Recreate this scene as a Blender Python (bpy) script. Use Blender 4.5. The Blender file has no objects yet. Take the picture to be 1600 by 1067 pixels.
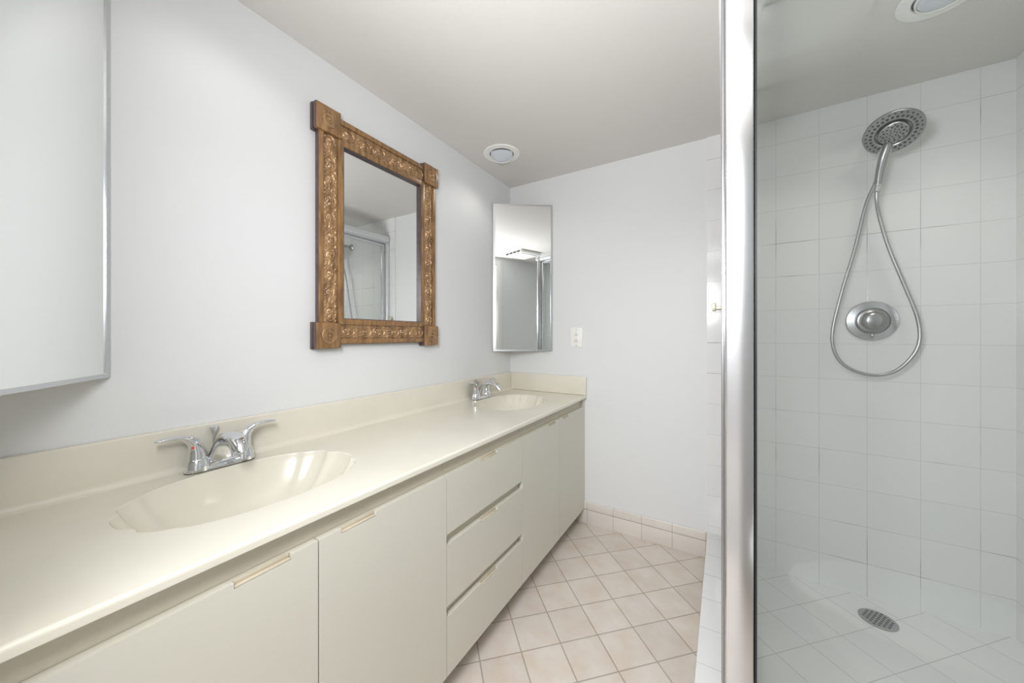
import bpy, bmesh, math, random
import numpy as np
from mathutils import Vector, Matrix

random.seed(3)
SC = bpy.context.scene
COL = SC.collection
PI = math.pi

# ------------------------------------------------------------------ camera, world, lights, exposure
H_CEIL = 2.134
CX, CZ, YAW, FPX = 1.2493, 1.129, 0.5447, 547.8
cam = bpy.data.cameras.new('camera')
cam.sensor_width = 36.0
cam.lens = 36.0 * FPX / 1600.0
cam.shift_y = -(533.5 - 524.3) / 1600.0
cam.clip_start = 0.01
camo = bpy.data.objects.new('camera', cam)
COL.objects.link(camo)
camo.location = (CX, 0.0, CZ)
camo.rotation_euler = (PI / 2, 0, YAW)
SC.camera = camo

SC.view_settings.view_transform = 'Standard'
SC.view_settings.look = 'None'
SC.view_settings.gamma = 1.0
SC.view_settings.exposure = 0.56
SC.view_settings.use_curve_mapping = False

world = bpy.data.worlds.new('world')
SC.world = world
world.use_nodes = True
wbg = world.node_tree.nodes['Background']
wbg.inputs['Color'].default_value = (0.93, 0.97, 1.0, 1)
wbg.inputs['Strength'].default_value = 1.6


def area(name, loc, target, sx, sy, power, col):
    l = bpy.data.lights.new(name, 'AREA')
    l.shape = 'RECTANGLE'
    l.size, l.size_y = sx, sy
    l.energy = power
    l.color = col
    o = bpy.data.objects.new(name, l)
    COL.objects.link(o)
    o.location = loc
    d = Vector(target) - Vector(loc)
    o.rotation_euler = d.to_track_quat('-Z', 'Y').to_euler()
    return o


# added unseen fill panel in the bedroom, and the photographer's flash at the doorway
area('bedroom_fill_panel', (1.1, -1.75, 2.43), (1.1, -1.75, 0), 2.2, 2.2, 70, (0.97, 0.985, 1.0))
area('camera_flash', (1.00, -0.03, 1.46), (1.05, 1.6, 1.30), 0.34, 0.34, 11, (0.975, 0.985, 1.0))


def lamp(name, loc, power, target=None, size=0.05, angle=150, blend=0.6, col=(1.0, 0.955, 0.89)):
    l = bpy.data.lights.new(name, 'SPOT')
    l.energy = power
    l.color = col
    l.shadow_soft_size = size
    l.spot_size = math.radians(angle)
    l.spot_blend = blend
    o = bpy.data.objects.new(name, l)
    COL.objects.link(o)
    o.location = loc
    if target:
        d = Vector(target) - Vector(loc)
        o.rotation_euler = d.to_track_quat('-Z', 'Y').to_euler()
    return o


# most of the flash is bounced off the ceiling
lamp('bounced_flash', (1.12, -0.02, 1.42), 25, target=(1.05, 0.35, H_CEIL), size=0.05, angle=105, blend=0.8, col=(0.98, 0.99, 1.0))

try:
    SC.cycles.max_bounces = 14
    SC.cycles.diffuse_bounces = 8
    SC.cycles.glossy_bounces = 6
    SC.cycles.transparent_max_bounces = 16
    SC.cycles.caustics_reflective = False
    SC.cycles.caustics_refractive = False
    SC.cycles.use_denoising = True
    SC.cycles.sample_clamp_indirect = 6.0
except Exception:
    pass

# ------------------------------------------------------------------ room measures (metres)
H = 2.134            # ceiling
D = 2.04             # far wall
XR = 2.16            # right wall (shower and toilet nook)
YN = -0.03           # near wall (with the doorway)
XT = 1.174           # white tile begins on the far wall
YG = 0.865           # shower glass screen / corner post


# ------------------------------------------------------------------ materials
def new_mat(name):
    m = bpy.data.materials.new(name)
    m.use_nodes = True
    nt = m.node_tree
    b = nt.nodes['Principled BSDF']
    return m, nt, b


def N(nt, kind, **kw):
    n = nt.nodes.new(kind)
    for k, v in kw.items():
        setattr(n, k, v)
    return n


def plain(name, col, rough=0.5, metal=0.0, spec=0.5, var=0.0, vscale=4.0, bump=0.0, bscale=200.0, coat=0.0):
    m, nt, b = new_mat(name)
    b.inputs['Base Color'].default_value = (*col, 1)
    b.inputs['Roughness'].default_value = rough
    b.inputs['Metallic'].default_value = metal
    b.inputs['Specular IOR Level'].default_value = spec
    b.inputs['Coat Weight'].default_value = coat
    b.inputs['Coat Roughness'].default_value = 0.08
    tc = N(nt, 'ShaderNodeTexCoord')
    if var > 0:
        n = N(nt, 'ShaderNodeTexNoise')
        n.inputs['Scale'].default_value = vscale
        n.inputs['Detail'].default_value = 4
        nt.links.new(tc.outputs['Object'], n.inputs['Vector'])
        r = N(nt, 'ShaderNodeValToRGB')
        r.color_ramp.elements[0].position = 0.3
        r.color_ramp.elements[1].position = 0.7
        r.color_ramp.elements[0].color = (*[c * (1 - var) for c in col], 1)
        r.color_ramp.elements[1].color = (*[min(1, c * (1 + var)) for c in col], 1)
        nt.links.new(n.outputs['Fac'], r.inputs['Fac'])
        nt.links.new(r.outputs['Color'], b.inputs['Base Color'])
    if bump > 0:
        n2 = N(nt, 'ShaderNodeTexNoise')
        n2.inputs['Scale'].default_value = bscale
        n2.inputs['Detail'].default_value = 3
        nt.links.new(tc.outputs['Object'], n2.inputs['Vector'])
        bp = N(nt, 'ShaderNodeBump')
        bp.inputs['Strength'].default_value = bump
        bp.inputs['Distance'].default_value = 0.002
        nt.links.new(n2.outputs['Fac'], bp.inputs['Height'])
        nt.links.new(bp.outputs['Normal'], b.inputs['Normal'])
    return m


def tiles(name, ax, origin, size, rot, c1, c2, grout, mortar, rough, mottle=0.0, bump=0.25, spec=0.5, grime=0.0, size_v=None):
    """square tiles laid on the plane of world axes ax, one joint crossing at origin"""
    m, nt, b = new_mat(name)
    tc = N(nt, 'ShaderNodeTexCoord')
    sep = N(nt, 'ShaderNodeSeparateXYZ')
    nt.links.new(tc.outputs['Object'], sep.inputs[0])
    cmb = N(nt, 'ShaderNodeCombineXYZ')
    nt.links.new(sep.outputs[ax[0]], cmb.inputs[0])
    nt.links.new(sep.outputs[ax[1]], cmb.inputs[1])
    sub = N(nt, 'ShaderNodeVectorMath', operation='SUBTRACT')
    sub.inputs[1].default_value = (origin[0], origin[1], 0)
    nt.links.new(cmb.outputs[0], sub.inputs[0])
    vr = N(nt, 'ShaderNodeVectorRotate', rotation_type='Z_AXIS')
    vr.inputs['Angle'].default_value = rot
    nt.links.new(sub.outputs[0], vr.inputs['Vector'])
    add = N(nt, 'ShaderNodeVectorMath', operation='ADD')
    add.inputs[1].default_value = (size * 40, (size_v or size) * 40, 0)
    nt.links.new(vr.outputs[0], add.inputs[0])
    br = N(nt, 'ShaderNodeTexBrick')
    br.offset = 0.0
    br.squash = 1.0
    br.inputs['Scale'].default_value = 1.0
    br.inputs['Brick Width'].default_value = size
    br.inputs['Row Height'].default_value = size_v or size
    br.inputs['Mortar Size'].default_value = mortar
    br.inputs['Mortar Smooth'].default_value = 0.3
    br.inputs['Bias'].default_value = 0.0
    br.inputs['Color1'].default_value = (*c1, 1)
    br.inputs['Color2'].default_value = (*c2, 1)
    br.inputs['Mortar'].default_value = (*grout, 1)
    nt.links.new(add.outputs[0], br.inputs['Vector'])
    colout = br.outputs['Color']
    if mottle > 0:
        n = N(nt, 'ShaderNodeTexNoise')
        n.inputs['Scale'].default_value = 11.0
        n.inputs['Detail'].default_value = 5
        nt.links.new(tc.outputs['Object'], n.inputs['Vector'])
        r = N(nt, 'ShaderNodeValToRGB')
        r.color_ramp.elements[0].position = 0.35
        r.color_ramp.elements[1].position = 0.68
        r.color_ramp.elements[0].color = (1 - mottle * 0.6, 1 - mottle, 1 - mottle * 1.5, 1)
        r.color_ramp.elements[1].color = (1, 1, 1, 1)
        nt.links.new(n.outputs['Fac'], r.inputs['Fac'])
        mx = N(nt, 'ShaderNodeMixRGB', blend_type='MULTIPLY')
        mx.inputs['Fac'].default_value = 1.0
        nt.links.new(colout, mx.inputs['Color1'])
        nt.links.new(r.outputs['Color'], mx.inputs['Color2'])
        colout = mx.outputs['Color']
    if grime > 0:      # joints that have darkened here and there
        n = N(nt, 'ShaderNodeTexNoise')
        n.inputs['Scale'].default_value = 3.2
        n.inputs['Detail'].default_value = 2
        nt.links.new(tc.outputs['Object'], n.inputs['Vector'])
        r = N(nt, 'ShaderNodeValToRGB')
        r.color_ramp.elements[0].position = 0.56
        r.color_ramp.elements[1].position = 0.66
        r.color_ramp.elements[0].color = (0, 0, 0, 1)
        r.color_ramp.elements[1].color = (grime, grime, grime, 1)
        nt.links.new(n.outputs['Fac'], r.inputs['Fac'])
        mu = N(nt, 'ShaderNodeMath', operation='MULTIPLY')
        nt.links.new(r.outputs['Color'], mu.inputs[0])
        nt.links.new(br.outputs['Fac'], mu.inputs[1])
        mx = N(nt, 'ShaderNodeMixRGB')
        nt.links.new(mu.outputs[0], mx.inputs['Fac'])
        nt.links.new(colout, mx.inputs['Color1'])
        mx.inputs['Color2'].default_value = (0.10, 0.09, 0.08, 1)
        colout = mx.outputs['Color']
    nt.links.new(colout, b.inputs['Base Color'])
    b.inputs['Roughness'].default_value = rough
    b.inputs['Specular IOR Level'].default_value = spec
    inv = N(nt, 'ShaderNodeMath', operation='SUBTRACT')
    inv.inputs[0].default_value = 1.0
    nt.links.new(br.outputs['Fac'], inv.inputs[1])
    bp = N(nt, 'ShaderNodeBump')
    bp.inputs['Strength'].default_value = bump
    bp.inputs['Distance'].default_value = 0.0015
    nt.links.new(inv.outputs[0], bp.inputs['Height'])
    nt.links.new(bp.outputs['Normal'], b.inputs['Normal'])
    return m


M_WALL = plain('wall_paint', (0.735, 0.745, 0.755), 0.55, spec=0.3, bump=0.05, bscale=260)
M_CEIL = plain('ceiling_paint', (0.69, 0.672, 0.65), 0.6, spec=0.25, bump=0.10, bscale=180)
M_TRIM = plain('white_trim_paint', (0.80, 0.80, 0.79), 0.35)
M_FLOOR = tiles('bathroom_floor_tile', (0, 1), (0.524, 2.036), 0.149, PI / 4, (0.70, 0.65, 0.605), (0.65, 0.60, 0.56),
                (0.42, 0.375, 0.335), 0.0028, 0.35, mottle=0.13)
M_SFLOOR = tiles('shower_floor_tile', (0, 1), (1.509, 1.832), 0.1515, PI / 4, (0.76, 0.76, 0.75), (0.73, 0.735, 0.73),
                 (0.50, 0.50, 0.49), 0.0013, 0.18)
M_STILE = tiles('shower_wall_tile', (0, 2), (1.146, 0.1685), 0.1541, 0, (0.77, 0.77, 0.77), (0.755, 0.757, 0.76),
                (0.60, 0.60, 0.60), 0.0010, 0.12, grime=0.8)
M_STILE_R = tiles('shower_side_wall_tile', (1, 2), (2.04, 0.1685), 0.1541, 0, (0.77, 0.77, 0.77), (0.755, 0.757, 0.76),
                  (0.60, 0.60, 0.60), 0.0010, 0.12, grime=0.6)
M_CURB = tiles('curb_tile', (1, 0), (0.90, 1.1745), 0.1541, 0, (0.79, 0.79, 0.79), (0.77, 0.775, 0.78),
               (0.55, 0.54, 0.52), 0.0012, 0.15, grime=0.5, size_v=0.075)
M_BASE = tiles('baseboard_tile', (0, 2), (0.701, -0.069), 0.1555, 0, (0.74, 0.71, 0.68), (0.70, 0.67, 0.645),
               (0.42, 0.36, 0.32), 0.0013, 0.3, mottle=0.05)
M_COUNTER = plain('cultured_marble', (0.72, 0.688, 0.595), 0.22, var=0.035, vscale=5, coat=0.25)
M_CAB = plain('cabinet_laminate', (0.62, 0.60, 0.525), 0.38, var=0.012, vscale=3)
M_CABIN = plain('cabinet_recess', (0.60, 0.555, 0.455), 0.5)
M_PULL = plain('finger_pull_wood', (0.56, 0.50, 0.39), 0.5)
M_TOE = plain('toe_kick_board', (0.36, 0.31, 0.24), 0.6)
M_CHROME = plain('chrome', (0.72, 0.73, 0.75), 0.08, metal=1.0)
M_POST = plain('worn_polished_post', (0.73, 0.735, 0.755), 0.20, metal=1.0, var=0.02, vscale=6)
M_SATIN = plain('satin_chrome', (0.62, 0.63, 0.65), 0.25, metal=1.0, bump=0.02, bscale=90)
M_HOSE = plain('steel_hose', (0.46, 0.46, 0.465), 0.33, metal=1.0)
M_NICKEL = plain('brushed_nickel', (0.40, 0.40, 0.41), 0.30, metal=1.0)
M_ALU = plain('white_aluminium', (0.74, 0.76, 0.78), 0.3, metal=0.35)
M_DARK = plain('dark_rubber', (0.035, 0.037, 0.04), 0.5)
M_HOLE = plain('dark_grey_nozzle_rubber', (0.05, 0.05, 0.055), 0.5)
M_MIRROR = plain('mirror_silver', (0.90, 0.915, 0.91), 0.005, metal=1.0)
M_PLASTIC = plain('white_plastic', (0.86, 0.86, 0.84), 0.35)
M_BRASS = plain('aged_brass', (0.62, 0.56, 0.42), 0.35, metal=0.6)
M_RED = plain('red_hot_mark', (0.55, 0.06, 0.04), 0.4)
M_PORC = plain('white_porcelain', (0.82, 0.82, 0.81), 0.1, coat=0.3)
M_CARPET = plain('bedroom_carpet', (0.42, 0.40, 0.37), 0.95, bump=0.5, bscale=400)
M_LENS = plain('frosted_bulb_glass', (0.50, 0.53, 0.57), 0.20)
_b = M_LENS.node_tree.nodes['Principled BSDF']
_b.inputs['Emission Color'].default_value = (0.9, 0.95, 1.0, 1)
_b.inputs['Emission Strength'].default_value = 0.06
M_CABBODY = plain('cabinet_body_white', (0.66, 0.64, 0.58), 0.5)
M_GASKET = plain('dark_glass_seal', (0.02, 0.022, 0.025), 0.35)


def wood(name, gold):
    m, nt, b = new_mat(name)
    tc = N(nt, 'ShaderNodeTexCoord')
    mp = N(nt, 'ShaderNodeMapping')
    mp.inputs['Scale'].default_value = (30, 30, 6)
    nt.links.new(tc.outputs['Object'], mp.inputs['Vector'])
    n = N(nt, 'ShaderNodeTexNoise')
    n.inputs['Scale'].default_value = 2.2
    n.inputs['Detail'].default_value = 7
    nt.links.new(mp.outputs[0], n.inputs['Vector'])
    r = N(nt, 'ShaderNodeValToRGB')
    if gold:
        cs = ((0.18, 0.095, 0.04), (0.54, 0.34, 0.175))
    else:
        cs = ((0.15, 0.077, 0.031), (0.40, 0.225, 0.095))
    r.color_ramp.elements[0].position = 0.3
    r.color_ramp.elements[1].position = 0.72
    r.color_ramp.elements[0].color = (*cs[0], 1)
    r.color_ramp.elements[1].color = (*cs[1], 1)
    nt.links.new(n.outputs['Fac'], r.inputs['Fac'])
    nt.links.new(r.outputs['Color'], b.inputs['Base Color'])
    b.inputs['Roughness'].default_value = 0.33
    b.inputs['Metallic'].default_value = 0.35 if gold else 0.1
    b.inputs['Coat Weight'].default_value = 0.3
    b.inputs['Coat Roughness'].default_value = 0.2
    return m


M_WOOD = wood('antique_gold_brown_wood', False)
M_CARVE = wood('carved_gilded_wood', True)
M_WOODSIDE = plain('dark_purple_brown_stained_edge', (0.095, 0.06, 0.065), 0.4, var=0.25, vscale=40)


def glass_mat(name, tint, extra=0.0):
    m, nt, b = new_mat(name)
    nt.nodes.remove(b)
    out = nt.nodes['Material Output']
    tr = N(nt, 'ShaderNodeBsdfTransparent')
    tr.inputs['Color'].default_value = (*tint, 1)
    gl = N(nt, 'ShaderNodeBsdfGlossy')
    gl.inputs['Roughness'].default_value = 0.0
    gl.inputs['Color'].default_value = (0.95, 1.0, 0.98, 1)
    lw = N(nt, 'ShaderNodeLayerWeight')
    lw.inputs['Blend'].default_value = 0.5
    pw = N(nt, 'ShaderNodeMath', operation='POWER')
    pw.inputs[1].default_value = 5.0
    nt.links.new(lw.outputs['Facing'], pw.inputs[0])
    ad = N(nt, 'ShaderNodeMath', operation='MULTIPLY_ADD')
    ad.inputs[1].default_value = 0.96
    ad.inputs[2].default_value = 0.035 + extra
    nt.links.new(pw.outputs[0], ad.inputs[0])
    mx = N(nt, 'ShaderNodeMixShader')
    nt.links.new(ad.outputs[0], mx.inputs[0])
    nt.links.new(tr.outputs[0], mx.inputs[1])
    nt.links.new(gl.outputs[0], mx.inputs[2])
    nt.links.new(mx.outputs[0], out.inputs['Surface'])
    return m


M_GLASS = glass_mat('shower_glass', (0.972, 0.985, 0.980))


# ------------------------------------------------------------------ mesh helpers
class MB:
    def __init__(self):
        self.bm = bmesh.new()

    def box(self, lo, hi, bevel=0.0, seg=2):
        r = bmesh.ops.create_cube(self.bm, size=1.0)
        vs = r['verts']
        c = [(a + b) / 2 for a, b in zip(lo, hi)]
        s = [abs(b - a) for a, b in zip(lo, hi)]
        for v in vs:
            v.co = Vector((c[0] + v.co.x * s[0], c[1] + v.co.y * s[1], c[2] + v.co.z * s[2]))
        if bevel > 0:
            es = list({e for v in vs for e in v.link_edges})
            bmesh.ops.bevel(self.bm, geom=es, offset=bevel, segments=seg, affect='EDGES', profile=0.5)
        return self

    def rings(self, rings, closed_u=True, cap0=False, cap1=False, loop=False):
        vr = [[self.bm.verts.new(p) for p in ring] for ring in rings]
        n = len(vr[0])
        for i in range(len(vr) - 1 + (1 if loop else 0)):
            a, b = vr[i], vr[(i + 1) % len(vr)]
            for j in range(n if closed_u else n - 1):
                k = (j + 1) % n
                try:
                    self.bm.faces.new((a[j], a[k], b[k], b[j]))
                except ValueError:
                    pass
        if cap0:
            self.bm.faces.new(list(reversed(vr[0])))
        if cap1:
            self.bm.faces.new(vr[-1])
        return vr

    def lathe(self, c, axis, prof, seg=32, cap0=True, cap1=True, up=None):
        """prof: (radius, height along axis)"""
        ax = Vector(axis).normalized()
        u = Vector(up) if up else (Vector((0, 0, 1)) if abs(ax.z) < 0.9 else Vector((1, 0, 0)))
        a = ax.cross(u).normalized()
        b = ax.cross(a).normalized()
        c = Vector(c)
        rs = []
        for r, h in prof:
            r = max(r, 1e-5)
            rs.append([c + ax * h + a * (r * math.cos(t)) + b * (r * math.sin(t))
                       for t in [2 * PI * i / seg for i in range(seg)]])
        self.rings(rs, cap0=cap0, cap1=cap1)
        return self

    def tube(self, path, r, seg=10, closed=False, flat=1.0, cap=True):
        """r: number or list; flat scales the second cross direction"""
        P = [Vector(p) for p in path]
        n = len(P)
        rr = r if isinstance(r, (list, tuple)) else [r] * n
        T = []
        for i in range(n):
            if closed:
                t = P[(i + 1) % n] - P[i - 1]
            else:
                t = P[min(i + 1, n - 1)] - P[max(i - 1, 0)]
            T.append(t.normalized())
        nrm = T[0].orthogonal().normalized()
        rs = []
        for i in range(n):
            nrm = (nrm - T[i] * nrm.dot(T[i])).normalized()
            bn = T[i].cross(nrm)
            rs.append([P[i] + nrm * (rr[i] * math.cos(a)) + bn * (rr[i] * flat * math.sin(a))
                       for a in [2 * PI * k / seg for k in range(seg)]])
        self.rings(rs, cap0=cap and not closed, cap1=cap and not closed, loop=closed)
        return self

    def loft(self, secs, seg=20, cap=True, power=2.0):
        """secs: (centre, vector a, vector b) cross sections as super-ellipses"""
        rs = []
        for c, a, b in secs:
            c, a, b = Vector(c), Vector(a), Vector(b)
            ring = []
            for k in range(seg):
                t = 2 * PI * k / seg
                ct, st = math.cos(t), math.sin(t)
                e = 2.0 / power
                ring.append(c + a * (math.copysign(abs(ct) ** e, ct)) + b * (math.copysign(abs(st) ** e, st)))
            rs.append(ring)
        self.rings(rs, cap0=cap, cap1=cap)
        return self

    def quad(self, pts):
        self.bm.faces.new([self.bm.verts.new(p) for p in pts])
        return self

    def prism(self, poly, z0, z1):
        a = [self.bm.verts.new((x, y, z0)) for x, y in poly]
        b = [self.bm.verts.new((x, y, z1)) for x, y in poly]
        n = len(poly)
        for i in range(n):
            j = (i + 1) % n
            self.bm.faces.new((a[i], a[j], b[j], b[i]))
        self.bm.faces.new(list(reversed(a)))
        self.bm.faces.new(b)
        return self

    def build(self, name, mat, parent=None, origin=None, smooth=35, fix=True):
        if fix:
            bmesh.ops.recalc_face_normals(self.bm, faces=self.bm.faces[:])
        me = bpy.data.meshes.new(name)
        off = Vector((0, 0, 0))
        root = parent
        while root is not None and root.parent is not None:
            root = root.parent
        if root is not None:
            off = Vector(root.location)
        elif origin is not None:
            off = Vector(origin)
        for v in self.bm.verts:
            v.co -= off
        self.bm.to_mesh(me)
        self.bm.free()
        for p in me.polygons:
            p.use_smooth = True
        me.set_sharp_from_angle(angle=math.radians(smooth))
        me.materials.append(mat)
        o = bpy.data.objects.new(name, me)
        COL.objects.link(o)
        if parent is not None:
            o.parent = parent
        elif origin is not None:
            o.location = origin
        return o


def tag(o, label, cat, group=None):
    o['label'] = label
    o['category'] = cat
    if group:
        o['group'] = group
    return o


def structure(o, label=None):
    o['kind'] = 'structure'
    if label:
        o['label'] = label
    return o


def thing(name, loc, label, cat, group=None):
    o = bpy.data.objects.new(name, None)
    o.empty_display_size = 0.05
    COL.objects.link(o)
    o.location = loc
    return tag(o, label, cat, group)


def copy_tree(o, parent=None):
    c = o.copy()
    COL.objects.link(c)
    if parent:
        c.parent = parent
    for ch in list(o.children):
        copy_tree(ch, c)
    return c


def catmull(pts, n=8):
    P = [Vector(p) for p in pts]
    out = []
    for i in range(len(P) - 1):
        p0, p1, p2, p3 = P[max(i - 1, 0)], P[i], P[i + 1], P[min(i + 2, len(P) - 1)]
        for k in range(n):
            t = k / n
            out.append(0.5 * ((2 * p1) + (p2 - p0) * t + (2 * p0 - 5 * p1 + 4 * p2 - p3) * t * t
                              + (3 * p1 - p0 - 3 * p2 + p3) * t ** 3))
    out.append(P[-1])
    return out


# ------------------------------------------------------------------ the room shell
structure(MB().box((-0.12, YN - 0.12, 0), (0, D + 0.12, H)).build('wall_left', M_WALL))
structure(MB().box((0, D, 0), (XR + 0.12, D + 0.12, H)).build('wall_far', M_WALL))
structure(MB().box((XR, YN - 0.12, 0), (XR + 0.12, D, H)).build('wall_right', M_WALL))
DX0, DX1, DZ = 0.56, 1.335, 2.03
wn = MB()
wn.box((0, YN - 0.12, 0), (DX0, YN, H))
wn.box((DX1, YN - 0.12, 0), (XR, YN, H))
wn.box((DX0, YN - 0.12, DZ), (DX1, YN, H))
structure(wn.build('wall_near', M_WALL))
structure(MB().box((-0.12, YN - 0.12, H), (XR + 0.12, D + 0.12, H + 0.1)).build('ceiling', M_CEIL))
structure(MB().box((-0.12, YN - 0.12, -0.1), (XR + 0.12, D + 0.12, 0)).build('floor', M_FLOOR))
structure(MB().box((-1.0, -3.3, -0.1), (3.2, YN - 0.12, -0.002)).build('bedroom_floor', M_CARPET))
M_BED = plain('bedroom_wall_paint', (0.62, 0.61, 0.61), 0.6)
structure(MB().box((-1.0, -3.4, 0), (3.2, -3.3, 2.45)).build('wall_bedroom_back', M_BED))
structure(MB().box((-1.1, -3.3, 0), (-1.0, YN - 0.12, 2.45)).build('wall_bedroom_left', M_BED))
structure(MB().box((3.2, -3.3, 0), (3.3, YN - 0.12, 2.45)).build('wall_bedroom_right', M_BED))
structure(MB().box((-1.1, -3.4, 2.45), (3.3, YN - 0.12, 2.55)).build('bedroom_ceiling', M_TRIM))
wb = MB()
wb.box((-1.0, YN - 0.12, 0), (-0.12, YN, 2.45))
wb.box((XR + 0.12, YN - 0.12, 0), (3.2, YN, 2.45))
wb.box((-0.12, YN - 0.16, H), (XR + 0.12, YN - 0.12, 2.45))
structure(wb.build('wall_bedroom_front', M_WALL))
# door casing around the doorway the camera stands in
tr = MB()
for (x0, x1) in ((DX1 - 0.012, DX1 + 0.075), (DX0 - 0.075, DX0 + 0.012)):
    if x0 < 1:
        tr.box((x0, YN + 0.0005, 0.002), (x1, YN + 0.016, DZ + 0.06), 0.004)
    else:
        tr.box((x0, YN + 0.0005, 0.002), (x1, YN + 0.016, DZ + 0.06), 0.004)
        tr.box((x0 + 0.018, YN + 0.016, 0.002), (x1 - 0.022, YN + 0.021, DZ + 0.03), 0.003)
tr.box((DX0 + 0.012, YN + 0.0005, DZ - 0.012), (DX1 - 0.012, YN + 0.016, DZ + 0.06), 0.004)
structure(tr.build('trim_1', M_TRIM), 'white door casing on the near wall')

# tiled skins of the shower alcove
structure(MB().box((XT, D - 0.006, 0), (XR, D, H)).build('wall_shower', M_STILE))
structure(MB().box((XR - 0.006, YG - 0.06, 0), (XR, D - 0.006, H)).build('wall_shower_right', M_STILE_R))
structure(MB().box((1.325, YG + 0.07, 0), (XR - 0.006, D - 0.006, 0.03)).build('shower_floor', M_SFLOOR))
cb = MB()
cb.box((XT + 0.001, YG - 0.06, 0), (1.325, D - 0.006, 0.134), 0.004)
cb.box((1.325, YG - 0.06, 0), (XR - 0.006, YG + 0.07, 0.134), 0.004)
structure(cb.build('shower_curb', M_CURB), 'white tiled curb around the shower')

# tiled baseboard on the far wall: a row of tiles and a rounded cap row
bb = MB()
bb.box((0.46, D - 0.009, 0), (XT, D, 0.0845), 0.001)
bb.box((0.46, D - 0.0105, 0.0858), (XT, D, 0.131), 0.004, 3)
structure(bb.build('baseboard_far', M_BASE))

# ------------------------------------------------------------------ vanity cabinets (three units under one top)
XF = 0.528      # door faces
ZB, ZT = 0.090, 0.703


def front_panel(y0, y1, z0, z1, name, parent, notch=None):
    """a slab front; notch = (ya, yb) is a finger pull routed in its top edge"""
    m = MB()
    xb = XF - 0.018
    if notch:
        ya, yb = notch
        zn = z1 - 0.011
        m.box((xb, y0, z0), (XF, y1, zn), 0.0)
        m.box((xb, y0, zn), (XF, ya, z1), 0.0)
        m.box((xb, yb, zn), (XF, y1, z1), 0.0)
        m.box((xb, ya, zn), (XF - 0.012, yb, z1), 0.0)
        bmesh.ops.remove_doubles(m.bm, verts=m.bm.verts[:], dist=1e-5)
    else:
        m.box((xb, y0, z0), (XF, y1, z1), 0.0012, 1)
    o = m.build(name, M_CAB, parent)
    if notch:
        p = MB()
        p.box((XF - 0.0118, ya + 0.0008, z1 - 0.0106), (XF - 0.001, yb - 0.0008, z1 - 0.0068), 0.0016, 2)
        p.box((XF - 0.0118, ya + 0.0008, z1 - 0.0068), (XF - 0.0075, yb - 0.0008, z1 + 0.0005), 0.0012, 2)
        p.build('finger_pull', M_PULL, o)
    return o


def carcass(parent, y0, y1, end_stile=False):
    m = MB()
    m.box((0.004, y0, ZB), (0.490, y0 + 0.016, 0.752))
    m.box((0.004, y1 - 0.016, ZB), (0.490, y1, 0.752))
    m.box((0.004, y0 + 0.016, ZB), (0.490, y1 - 0.016, ZB + 0.016))
    m.build('carcass', M_CAB, parent)
    f = MB()
    f.box((0.490, y0, ZB), (0.5085, y1, 0.7525))
    f.build('face_frame', M_CABIN, parent)
    if end_stile:
        MB().box((0.5085, 2.0235, ZB), (XF, D - 0.001, 0.7525), 0.001, 1).build('end_stile', M_CAB, parent)
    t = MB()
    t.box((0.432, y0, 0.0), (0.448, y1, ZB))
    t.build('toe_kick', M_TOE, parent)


G = 0.0014
u1 = thing('sink_base_cabinet', (0.27, 0.40, 0), 'cream two-door vanity cabinet under the near sink, left of the drawers', 'cabinet', 'vanity cabinets')
carcass(u1, YN + 0.002, 0.8085)
front_panel(YN + 0.004, 0.415 - G, ZB, ZT, 'door', u1, (0.268, 0.362))
front_panel(0.415 + G, 0.8085 - G, ZB, ZT, 'door', u1, (0.466, 0.556))
u2 = thing('drawer_cabinet', (0.27, 1.04, 0), 'cream vanity cabinet with a bank of three drawers between the door cabinets', 'cabinet', 'vanity cabinets')
carcass(u2, 0.8095, 1.2735)
for z0, z1, nt_ in ((0.523, ZT, (0.985, 1.085)), (0.303, 0.491, (0.985, 1.085)), (ZB, 0.271, (0.985, 1.085))):
    front_panel(0.8085 + G, 1.2745 - G, z0, z1, 'drawer', u2, nt_)
u3 = thing('sink_base_cabinet', (0.27, 1.65, 0), 'cream two-door vanity cabinet under the far sink, against the far wall', 'cabinet', 'vanity cabinets')
carcass(u3, 1.2745, D - 0.001, True)
front_panel(1.2745 + G, 1.662 - G, ZB, ZT, 'door', u3, (1.53, 1.62))
front_panel(1.662 + G, 2.0225, ZB, ZT, 'door', u3, (1.70, 1.79))

# ------------------------------------------------------------------ countertop with moulded shell basins
top = thing('vanity_countertop', (0.27, 1.0, 0.754), 'cream marble-look vanity top with two shell basins and a backsplash', 'countertop')
ZC = 0.770
XS = 0.034          # where the cove of the backsplash starts
XE = 0.5335         # where the rounded front edge starts
BX, BA, BB = 0.257, 0.170, 0.241


def outline(phi, s=1.0):
    """basin rim, phi = 0 at the far end; s fades the scallops towards the bottom"""
    c, sn = math.cos(phi), math.sin(phi)
    k = 1.0
    for e in (0.0, PI):
        d = (phi - e + PI) % (2 * PI) - PI
        for p, a in ((0.30, 0.045), (-0.30, 0.045), (0.72, 0.022), (-0.72, 0.022)):
            k -= s * a * math.exp(-((d - p) / 0.085) ** 2)
    ex = 2 / 2.25
    return (BA * k * math.copysign(abs(sn) ** ex, sn), BB * k * math.copysign(abs(c) ** ex, c))


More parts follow.
